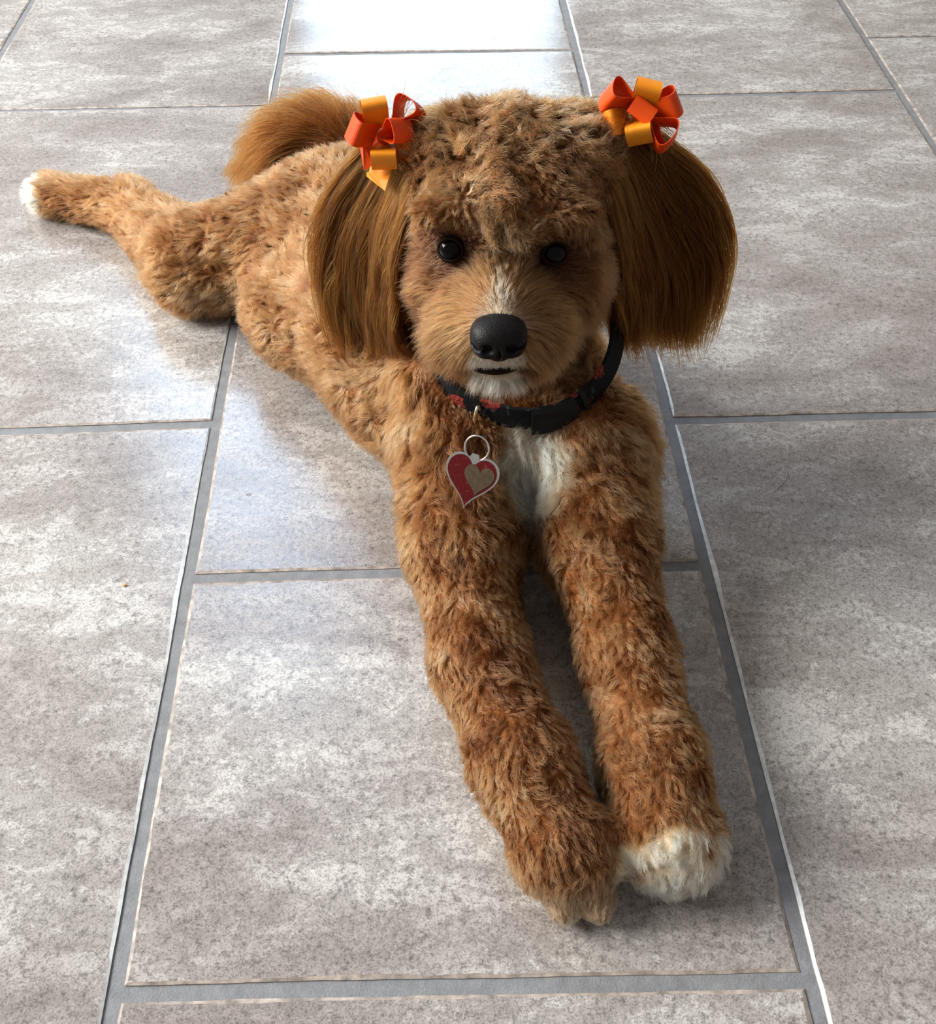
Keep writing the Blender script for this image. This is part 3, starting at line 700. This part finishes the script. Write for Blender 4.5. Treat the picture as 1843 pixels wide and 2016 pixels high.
# ------------------------------------------------------------------ tail plume
def build_tail():
    r = np.random.default_rng(9)
    core = np.array([(0.128, 0.720, 0.090), (0.112, 0.750, 0.100), (0.088, 0.766, 0.102), (0.066, 0.770, 0.096), (0.048, 0.767, 0.079)])
    N = 24000; K = 11; NL = N//22
    lt = r.random(NL)*0.98+0.0; la = r.random(NL)*6.283
    k = r.integers(0, NL, N)
    t = np.clip(lt[k]+r.normal(0, 0.03, N), 0, 1); an = la[k]+r.normal(0, 0.22, N)
    c = cubic(core, t); tg = nrm(cubic(core, np.clip(t+0.03, 0, 1))-cubic(core, np.clip(t-0.03, 0, 1)))
    a = nrm(np.cross(tg, np.array((0.2, 1.0, 0.1)))); b = np.cross(tg, a)
    rad = np.cos(an)[:, None]*a+np.sin(an)[:, None]*b
    P = c+rad*0.012
    d0 = nrm(rad*1.0+tg*0.55+r.normal(0, 0.10, (N, 3)))
    L = (0.046+0.026*r.random(NL))[k]*(0.85+0.3*r.random(N))*(0.55+0.45*smooth01(t, 0.0, 0.3))
    S = np.zeros((N, K, 3)); S[:, 0] = P; d = d0.copy(); ph = la[k]*3
    cen = np.array((0.045, 0.780, 0.125))
    for j in range(1, K):
        s = j/(K-1)
        d = d+np.array((-0.03, 0.0, -0.13))*s*1.6+tg*0.05+0.05*np.sin(ph+5*s)[:, None]*b
        d = nrm(d); S[:, j] = S[:, j-1]+d*(L/(K-1))[:, None]
    ctr = np.stack([np.stack([np.bincount(k, S[:, j, q], NL)/np.maximum(np.bincount(k, minlength=NL), 1) for q in range(3)], 1) for j in range(K)], 1)
    S = S+(ctr[k]-S)*(0.55*np.linspace(0, 1, K)**1.2)[None, :, None]
    tt = np.clip(0.5+0.35*(r.random(NL)-0.5)[k]+r.normal(0, 0.15, N), 0, 1)[:, None]
    TC = EAR_C*0.85
    col = np.where(tt < 0.5, TC*0.6+(TC-TC*0.6)*2*tt, TC+(APR-TC)*(2*tt-1))
    curves_obj('tail_hair', S, 0.00020*(0.8+0.5*r.random(N)), col, DOG, M_HAIR_LONG, tip=0.35)
build_tail()

# ------------------------------------------------------------------ eyes, nose, mouth
def uv_sphere(c, r, nu=28, nv=16):
    V, F = [], []
    for j in range(nv+1):
        th = math.pi*j/nv
        for i in range(nu):
            ph = 2*math.pi*i/nu; V.append((c[0]+r[0]*math.sin(th)*math.cos(ph), c[1]+r[1]*math.sin(th)*math.sin(ph), c[2]+r[2]*math.cos(th)))
    for j in range(nv):
        for i in range(nu): F.append((j*nu+i, (j+1)*nu+i, (j+1)*nu+(i+1) % nu, j*nu+(i+1) % nu))
    return V, F
def eye_material():
    t = NT('eye_dark_brown'); b = t.bsdf
    b.inputs['Base Color'].default_value = (0.0015, 0.001, 0.0008, 1); b.inputs['Roughness'].default_value = 0.04
    b.inputs['Specular IOR Level'].default_value = 0.14
    return t.mat
M_EYE = eye_material(); M_LID = simple_mat('dark_eyelid_skin', (0.014, 0.006, 0.003), 0.8, spec=0.1, noise_amt=0.3, noise_scale=500)
for e in EYES:
    V, F = uv_sphere(e, (EYE_RAD,)*3); ob = mesh_obj('eye', V, F, M_EYE, DOG, smooth=True); ob['label'] = 'glossy dark brown eye'
    out = nrm(np.array([(e[0]-0.240)*6.0, -0.85, 0.50])); ax = nrm(np.cross(out, (0, 0, 1.0))); ay = np.cross(ax, out)
    V, F = [], []; nu, nv = 40, 10; rr = EYE_RAD+0.0009
    for b in range(nv+1):
        for a in range(nu):
            ph = 2*math.pi*a/nu; px, py = 0.88*math.cos(ph), 0.74*math.sin(ph)-0.03
            th0 = math.asin(min(0.98, math.hypot(px, py))); az = math.atan2(py, px)
            th = th0+(2.3-th0)*max(0, b-1)/(nv-1); r_ = EYE_RAD*0.99 if b == 0 else rr
            V.append(np.array(e)+r_*(out*math.cos(th)+(ax*math.cos(az)+ay*math.sin(az))*math.sin(th)))
    for b in range(nv):
        for a in range(nu): F.append((b*nu+a, b*nu+(a+1) % nu, (b+1)*nu+(a+1) % nu, (b+1)*nu+a))
    mesh_obj('eyelid', V, F, M_LID, ob, smooth=True)

def nose_material():
    t = NT('nose_leather'); tc = t.n('ShaderNodeTexCoord'); b = t.bsdf
    vo = t.n('ShaderNodeTexVoronoi'); vo.inputs['Scale'].default_value = 900; t.l(tc.outputs['Object'], vo.inputs['Vector'])
    c = t.ramp(vo.outputs['Distance'], [(0.1, (0.009, 0.007, 0.007)), (0.7, (0.005, 0.004, 0.004))]); t.l(c, b.inputs['Base Color'])
    b.inputs['Roughness'].default_value = 0.45; b.inputs['Specular IOR Level'].default_value = 0.14
    bp = t.n('ShaderNodeBump'); bp.inputs['Strength'].default_value = 0.4; bp.inputs['Distance'].default_value = 0.0004; bp.invert = True
    t.l(vo.outputs['Distance'], bp.inputs['Height']); t.l(bp.outputs[0], b.inputs['Normal'])
    return t.mat
def build_nose():
    x, y, z = NOSE_C
    pr = [E((x, y+0.004, z+0.002), (0.0158, 0.013, 0.0090), None, 0, k=0.004),
          E((x-0.0072, y-0.0005, z-0.0035), (0.0085, 0.0095, 0.0078), None, 0, k=0.005), E((x+0.0072, y-0.0005, z-0.0035), (0.0085, 0.0095, 0.0078), None, 0, k=0.005),
          E((x, y-0.002, z-0.005), (0.0055, 0.008, 0.0085), None, 0, k=0.004)]
    cv = [E((x-0.0068, y-0.0105, z-0.0012), (0.0034, 0.0060, 0.0030), None, 0, k=0.0016), E((x+0.0068, y-0.0105, z-0.0012), (0.0034, 0.0060, 0.0030), None, 0, k=0.0016),
          E((x-0.0135, y-0.005, z-0.0020), (0.0040, 0.0045, 0.0013), None, 0, k=0.0014), E((x+0.0135, y-0.005, z-0.0020), (0.0040, 0.0045, 0.0013), None, 0, k=0.0014),
          E((x, y-0.0105, z-0.0095), (0.0008, 0.0042, 0.0085), None, 0, k=0.0014)]
    F, lo, h = field(pr, 0.0007, cv, pad=0.004)
    V, Q = surface_nets(F, lo, h); V = NOSE_C+(V-NOSE_C)*1.08; V = relax(V, Q, 2, 0.4)
    o = fast_mesh('nose', V, Q, nose_material(), DOG); o['label'] = 'black leathery nose with two nostrils'
build_nose()
def build_mouth():
    pts = []; rad = []
    for t in np.linspace(-1, 1, 17):
        pts.append((0.2345+0.0165*t, 0.3075+0.0065*t*t, 0.1955-0.0015*t*t)); rad.append(0.0004+0.0022*(1-t*t)**0.5)
    V, F = tube_geo(pts, rad, 8); o = mesh_obj('lips', V, F, M_LID, DOG, smooth=True); o['label'] = 'thin black lips'
build_mouth()

# ------------------------------------------------------------------ collar
def collar_material():
    t = NT('collar_webbing'); tc = t.n('ShaderNodeTexCoord'); v = tc.outputs['Object']
    w = t.noise(v, 140, 4, 0.6, 0.8)
    vo = t.n('ShaderNodeTexVoronoi'); vo.inputs['Scale'].default_value = 46; vo.inputs['Randomness'].default_value = 0.9; t.l(v, vo.inputs['Vector'])
    d = t.math('ADD', vo.outputs['Distance'], t.math('MULTIPLY', t.math('SUBTRACT', w, 0.5), 0.55))
    m = t.ramp(d, [(0.27, 1.0), (0.32, 0.0)])
    sel = t.n('ShaderNodeSeparateColor'); t.l(vo.outputs['Color'], sel.inputs[0])
    m = t.math('MULTIPLY', m, t.math('GREATER_THAN', sel.outputs[1], 0.25))
    red = t.ramp(t.noise(v, 500, 3, 0.6, 1.0), [(0.42, (0.05, 0.007, 0.005)), (0.55, (0.26, 0.035, 0.024))])
    gl = t.ramp(t.noise(v, 75, 4, 0.6, 2.0), [(0.58, (0.004, 0.004, 0.005)), (0.64, (0.03, 0.03, 0.034))])
    t.l(t.mix(m, gl, red), t.bsdf.inputs['Base Color']); t.bsdf.inputs['Roughness'].default_value = 0.7; t.bsdf.inputs['Specular IOR Level'].default_value = 0.15
    return t.mat
M_COLLAR = collar_material(); M_PLASTIC = simple_mat('black_plastic', (0.005, 0.005, 0.006), 0.45, spec=0.25, noise_amt=0.2, noise_scale=200)
M_BRASS = simple_mat('pale_brass', (0.72, 0.62, 0.44), 0.28, 1.0, noise_amt=0.08, noise_scale=300)
M_STEEL = simple_mat('polished_steel', (0.62, 0.60, 0.57), 0.25, 1.0, noise_amt=0.08, noise_scale=300)
from mathutils.bvhtree import BVHTree
BVH = BVHTree.FromPolygons([tuple(v) for v in BV.tolist()], [tuple(q) for q in BQ.tolist()])
def neck_profile(n=72):
    c = Vector(COLLAR_C); R = []
    for i in range(n):
        a = 2*math.pi*i/n; d = Vector(np.array((math.sin(a), 0, 0))-math.cos(a)*COLLAR_E); rr = []
        for dz in (-0.006, 0.0, 0.006):
            h = BVH.ray_cast(c+Vector(COLLAR_N)*dz, d); rr.append((h[0]-c).length if h[0] is not None else 0.07)
        R.append(max(rr))
    R = np.array(R)
    R = np.clip(R, 0.0635, 0.070)
    for _ in range(3): R = np.maximum(R, (np.roll(R, 1)+np.roll(R, -1))/2)
    for _ in range(4): R = (np.roll(R, 1)+R*2+np.roll(R, -1))/4
    return R+0.0030
NECK_R = neck_profile()
def ring_pt(a, dr=0.0, dz=0.0):
    # a = 0 at the throat, growing towards image right
    f = (a/(2*math.pi)*72) % 72; i = int(f); t = f-i; r = NECK_R[i]*(1-t)+NECK_R[(i+1) % 72]*t+dr
    return COLLAR_C+np.array((math.sin(a), 0, 0))*r-math.cos(a)*COLLAR_E*r+COLLAR_N*dz
def build_collar():
    root = link(bpy.data.objects.new('dog_collar', None)); tag(root, 'black and red patterned collar around the neck of the puppy', 'collar')
    def band(a0, a1, n, w, r0, r1, closed=False, lean=0.85):
        w = w*0.80
        V, F = [], []
        for i in range(n):
            a = a0+(a1-a0)*i/(n if closed else n-1)
            for dz, dr in ((-w/2, r1+lean*w/2), (-w/2, r0+lean*w/2), (w/2, r0-lean*w/2), (w/2, r1-lean*w/2)): V.append(ring_pt(a, dr, dz))
        m = n if closed else n-1
        for i in range(m):
            j = (i+1) % n
            for k in range(4): F.append((i*4+k, i*4+(k+1) % 4, j*4+(k+1) % 4, j*4+k))
        if not closed: F += [(0, 1, 2, 3), tuple((n-1)*4+k for k in (3, 2, 1, 0))]
        return V, F
    V, F = band(0, 2*math.pi, 72, 0.0150, -0.0010, 0.0012, True); st = mesh_obj('strap', V, F, M_COLLAR, root, smooth=False)
    V, F = band(0.02, 0.52, 12, 0.0165, 0.0012, 0.0050); bk = mesh_obj('buckle', V, F, M_PLASTIC, root); bk['label'] = 'black plastic side-release buckle'
    V, F = band(0.08, 0.46, 10, 0.0060, 0.0050, 0.0062); mesh_obj('buckle_rib', V, F, M_PLASTIC, bk)
    V, F = band(0.60, 0.66, 4, 0.0185, 0.0012, 0.0034); sl = mesh_obj('slider', V, F, M_PLASTIC, root)
    # small ring sewn to the strap
    c = ring_pt(-0.52, 0.0062, -0.004); n = nrm(c-COLLAR_C)
    pts = [c+np.array((0, 0, 1.0))*math.cos(a)*0.0105+n*math.sin(a)*0.0045 for a in np.linspace(0, 2*math.pi, 33)[:-1]]
    V, F = tube_geo(pts, 0.0013, 8, closed=True); d = mesh_obj('collar_ring', V, F, M_BRASS, root, smooth=True); d['label'] = 'pale brass ring on the collar'
    return c
RING_C = build_collar()

# ------------------------------------------------------------------ heart shaped tag on a split ring
def heart(n=48):
    P = []
    for t in np.linspace(0, 2*math.pi, n, endpoint=False):
        x = 16*math.sin(t)**3; y = 13*math.cos(t)-5*math.cos(2*t)-2*math.cos(3*t)-math.cos(4*t); P.append((x/16, (y+2.5)/15.5))
    return np.array(P)
def prism(pts2, o, ex, ey, ez, d0, d1):
    n = len(pts2); V = [o+ex*p[0]+ey*p[1]+ez*d0 for p in pts2]+[o+ex*p[0]+ey*p[1]+ez*d1 for p in pts2]
    F = [tuple(range(n))[::-1], tuple(range(n, 2*n))]+[(i, (i+1) % n, n+(i+1) % n, n+i) for i in range(n)]
    return V, F
def build_tag():
    root = link(bpy.data.objects.new('heart_tag', None)); tag(root, 'red enamel heart pet tag with steel rim hanging from the collar', 'pet tag')
    o = np.array((0.2165, 0.2830, 0.1200)); ez = nrm(np.array((-0.32, -0.72, 0.62)))
    ey0 = nrm(np.array((0.02, 0.35, 0.90))); ey0 = nrm(ey0-(ey0@ez)*ez); ex0 = np.cross(ey0, ez)
    rot = math.radians(-8); ex = ex0*math.cos(rot)+ey0*math.sin(rot); ey = ey0*math.cos(rot)-ex0*math.sin(rot)
    H = heart(); W, T = 0.0190, 0.0200
    def hp(s, dx=0, dy=0): return np.stack([H[:, 0]*W*s+dx, H[:, 1]*T*s+dy], 1)
    V, F = prism(hp(1.0), o, ex, ey, ez, -0.0006, 0.0006); pl = mesh_obj('tag_plate', V, F, M_STEEL, root)
    V, F = prism(hp(0.92), o, ex, ey, ez, 0.0006, 0.0009)
    t = NT('red_enamel'); tc = t.n('ShaderNodeTexCoord'); c = t.ramp(t.noise(tc.outputs['Object'], 420, 4, 0.7), [(0.56, (0.060, 0.002, 0.003)), (0.72, (0.15, 0.018, 0.018))])
    t.l(c, t.bsdf.inputs['Base Color']); t.bsdf.inputs['Roughness'].default_value = 0.25; t.bsdf.inputs['Specular IOR Level'].default_value = 0.3
    mesh_obj('enamel', V, F, t.mat, pl)['label'] = 'glossy red enamel face'
    V, F = prism(hp(0.56, 0.0056, 0.0022), o, ex, ey, ez, 0.0009, 0.0012); mesh_obj('centre_plate', V, F, simple_mat('steel_brown_reflection', (0.11, 0.078, 0.050), 0.45, 1.0, noise_amt=0.2, noise_scale=300), pl)['label'] = 'bare steel inner heart'  # bare steel; the brown of the mirrored fur is painted into its colour
    # tab with a hole
    tp = o+ey*(0.0110)-ex*0.0005
    tab = [(-0.0040, -0.006), (0.0040, -0.006), (0.0036, 0.0055), (0.0022, 0.0085), (-0.0022, 0.0085), (-0.0036, 0.0055)]
    V, F = prism(np.array(tab), tp, ex, ey, ez, -0.0005, 0.0007); mesh_obj('tab', V, F, M_STEEL, pl)
    c = tp+ey*0.0125+ez*0.0006; a2 = nrm(ey*0.95+ez*0.05)
    pts = [c+ex*math.cos(a)*0.0085+a2*math.sin(a)*0.0085+ez*0.0009*math.sin(a*1.0) for a in np.linspace(0, 2*math.pi, 41)[:-1]]
    V, F = tube_geo(pts, 0.00075, 8, closed=True); mesh_obj('split_ring', V, F, M_STEEL, root, smooth=True)
build_tag()

# ------------------------------------------------------------------ ribbon bows
def ribbon_material(name, col, dark):
    t = NT(name); tc = t.n('ShaderNodeTexCoord')
    c = t.ramp(t.noise(tc.outputs['Object'], 30, 2, 0.5), [(0.3, dark), (0.7, col)]); t.l(c, t.bsdf.inputs['Base Color'])
    t.bsdf.inputs['Roughness'].default_value = 0.42; t.bsdf.inputs['Specular IOR Level'].default_value = 0.35
    tr = t.n('ShaderNodeBsdfTranslucent'); t.l(c, tr.inputs[0]); mx = t.n('ShaderNodeMixShader'); mx.inputs[0].default_value = 0.22
    t.l(t.bsdf.outputs[0], mx.inputs[1]); t.l(tr.outputs[0], mx.inputs[2]); t.l(mx.outputs[0], t.out.inputs[0])
    bp = t.n('ShaderNodeBump'); bp.inputs['Strength'].default_value = 0.1; bp.inputs['Distance'].default_value = 0.0003
    t.l(t.noise(tc.outputs['Object'], 1500, 2, 0.5), bp.inputs['Height']); t.l(bp.outputs[0], t.bsdf.inputs['Normal'])
    return t.mat
M_RED = ribbon_material('satin_ribbon_red_orange', (0.88, 0.095, 0.006), (0.78, 0.060, 0.004))
M_YEL = ribbon_material('satin_ribbon_amber', (0.88, 0.32, 0.014), (0.80, 0.24, 0.009))
def strip(center, normalf, W, width):
    """ribbon of a little thickness along center points; W: width direction per point"""
    n = len(center); V, F = [], []; th = 0.00022
    for i in range(n):
        a = center[max(i-1, 0)]; b = center[min(i+1, n-1)]; t = nrm(b-a); nn = nrm(np.cross(t, W))
        for s1, s2 in ((-1, -1), (1, -1), (1, 1), (-1, 1)): V.append(center[i]+W*s1*width/2+nn*s2*th)
    for i in range(n-1):
        for k in range(4): F.append((i*4+k, i*4+(k+1) % 4, (i+1)*4+(k+1) % 4, (i+1)*4+k))
    F += [(3, 2, 1, 0), tuple((n-1)*4+k for k in range(4))]
    return V, F
def build_bow(c, loops, tails, label, width=0.0160):
    c = np.array(c); root = link(bpy.data.objects.new('hair_bow', None)); root.location = c
    tag(root, label, 'bow', 'orange ribbon bows on the ears')
    vz = nrm(CAMP-c); vx = nrm(np.cross((0, 0, 1.0), vz)); vy = np.cross(vz, vx)
    def frame(ang, el, tw):
        a, e, w = map(math.radians, (ang, el, tw))
        d = (vx*math.cos(a)+vy*math.sin(a))*math.cos(e)+vz*math.sin(e)
        p = -vx*math.sin(a)+vy*math.cos(a); q = np.cross(d, p)
        W = p*math.cos(w)+q*math.sin(w); return d, W, np.cross(W, d)
    for ang, el, tw, ln, fat, col, dx, dy in loops:
        d, W, m = frame(ang, el, tw); o = vx*dx+vy*dy
        pts = [o+d*ln*math.sin(math.pi*t)**0.8+m*fat*math.sin(2*math.pi*t)*(0.4+0.6*math.sin(math.pi*t)) for t in np.linspace(0.02, 0.98, 30)]
        V, F = strip(pts, None, W, width); mesh_obj('ribbon_loop', V, F, M_RED if col else M_YEL, root, smooth=False)
    for ang, el, tw, ln, col, dx, dy in tails:
        d, W, m = frame(ang, el, tw); o = vx*dx+vy*dy
        pts = [o+d*ln*t+m*0.003*math.sin(3*t) for t in np.linspace(0, 1, 10)]
        V, F = strip(pts, None, W, width); V = [np.array(v) for v in V]
        n = len(pts)
        for k in range(4):                                    # slanted cut end
            s = (-1 if k in (0, 3) else 1); V[(n-1)*4+k] = V[(n-1)*4+k]+d*0.005*s
        mesh_obj('ribbon_end', V, F, M_RED if col else M_YEL, root)
    V, F = uv_sphere((0, 0, 0), (0.0055, 0.005, 0.005), 14, 8); mesh_obj('knot', V, F, M_RED, root, smooth=True)
    return root
build_bow((0.1690, 0.428, 0.2900),
          [(95, 20, 5, 0.021, 0.0075, 0, -0.004, 0.003), (50, 5, 62, 0.022, 0.010, 1, 0.006, 0.003), (160, 25, -20, 0.020, 0.009, 1, -0.004, 0.0),
           (25, 50, 70, 0.018, 0.009, 1, 0.001, -0.001), (-15, 15, 15, 0.018, 0.007, 0, 0.004, -0.005), (-95, 45, 5, 0.016, 0.008, 0, -0.001, -0.005)],
          [(-108, 12, 30, 0.020, 0, -0.002, -0.008), (-150, 0, 10, 0.017, 1, 0.0, -0.002)],
          'orange ribbon bow tied above the left ear, one pointed end hanging down')
build_bow((0.3310, 0.430, 0.2985),
          [(155, 18, -40, 0.021, 0.010, 1, -0.004, 0.004), (80, 20, 5, 0.020, 0.008, 0, 0.001, 0.002), (28, 5, 25, 0.022, 0.008, 1, 0.004, 0.001),
           (-28, 10, 72, 0.023, 0.011, 1, 0.003, -0.002), (-80, 40, 8, 0.017, 0.009, 0, 0.0, -0.001), (195, 25, 10, 0.018, 0.007, 0, -0.004, -0.003), (60, 70, 0, 0.013, 0.007, 1, 0.0, 0.0)],
          [(-55, -5, 40, 0.018, 1, 0.0, 0.0)],
          'orange ribbon bow with open rounded loops tied above the right ear')

# ------------------------------------------------------------------ tufts of hair pulled up through the bows, and loose flyaway hairs
def tuft(ear, c, dirs, n, seed, length):
    r = np.random.default_rng(seed); K = 10; k = r.integers(0, len(dirs), n)
    D = np.array(dirs, float)[k]; D = nrm(D+r.normal(0, 0.10, (n, 3)))
    S = np.zeros((n, K, 3)); S[:, 0] = np.array(c)+r.normal(0, 0.0018, (n, 3)); d = D.copy()
    L = length*(0.55+0.6*r.random(n)); bend = np.array((0, -0.05, -0.22))+r.normal(0, 0.09, (n, 3))
    for j in range(1, K):
        d = nrm(d+bend*0.8); S[:, j] = S[:, j-1]+d*(L/(K-1))[:, None]
    col = (EAR_C+(APR-EAR_C)*r.random((n, 1)))*(0.8+0.5*r.random((n, 1)))
    curves_obj('ear_tuft', S, 0.00016*(0.8+0.5*r.random(n)), col, ear, M_HAIR_LONG, tip=0.3)
tuft(EAR_LEFT[0], (0.176, 0.428, 0.291), [(0.9, 0.1, 0.55), (0.5, 0.1, 1.0), (0.3, 0.3, 0.9), (0.95, -0.2, 0.2), (-0.9, 0.1, -0.1)], 150, 71, 0.034)
tuft(EAR_RIGHT[0], (0.330, 0.428, 0.297), [(-0.9, -0.2, 0.3), (-0.8, -0.3, -0.3), (0.95, 0.1, 0.2), (0.85, 0.0, -0.3), (-0.6, 0.1, 0.6)], 150, 72, 0.034)

# ------------------------------------------------------------------ bits on the floor
def crumb():
    r = np.random.default_rng(3); V, F = uv_sphere((0, 0, 0), (0.0017, 0.0012, 0.0009), 10, 6)
    V = [np.array(v)*(1+r.normal(0, 0.08)) for v in V]
    o = mesh_obj('crumb', V, F, simple_mat('yellow_crumb', (0.55, 0.33, 0.08), 0.7, noise_amt=0.2, noise_scale=900)); o.location = (-0.0488, 0.2979, 0.0008)
    tag(o, 'tiny yellow crumb on the left floor tile', 'crumb')
crumb()
def loose_hair(pts, label):
    S = [np.array(p) for p in pts]; V, F = tube_geo(S, 0.00022, 5)
    o = mesh_obj('loose_hair', V, F, simple_mat('shed_hair', (0.05, 0.03, 0.02), 0.6, noise_amt=0.2, noise_scale=300)); tag(o, label, 'hair')
loose_hair([(0.4715, 0.3722, 0.0006), (0.4775, 0.3770, 0.0008), (0.4828, 0.3825, 0.0008), (0.4862, 0.3880, 0.0007), (0.4882, 0.3935, 0.0005)], 'single curved dark hair shed on the right floor tile')
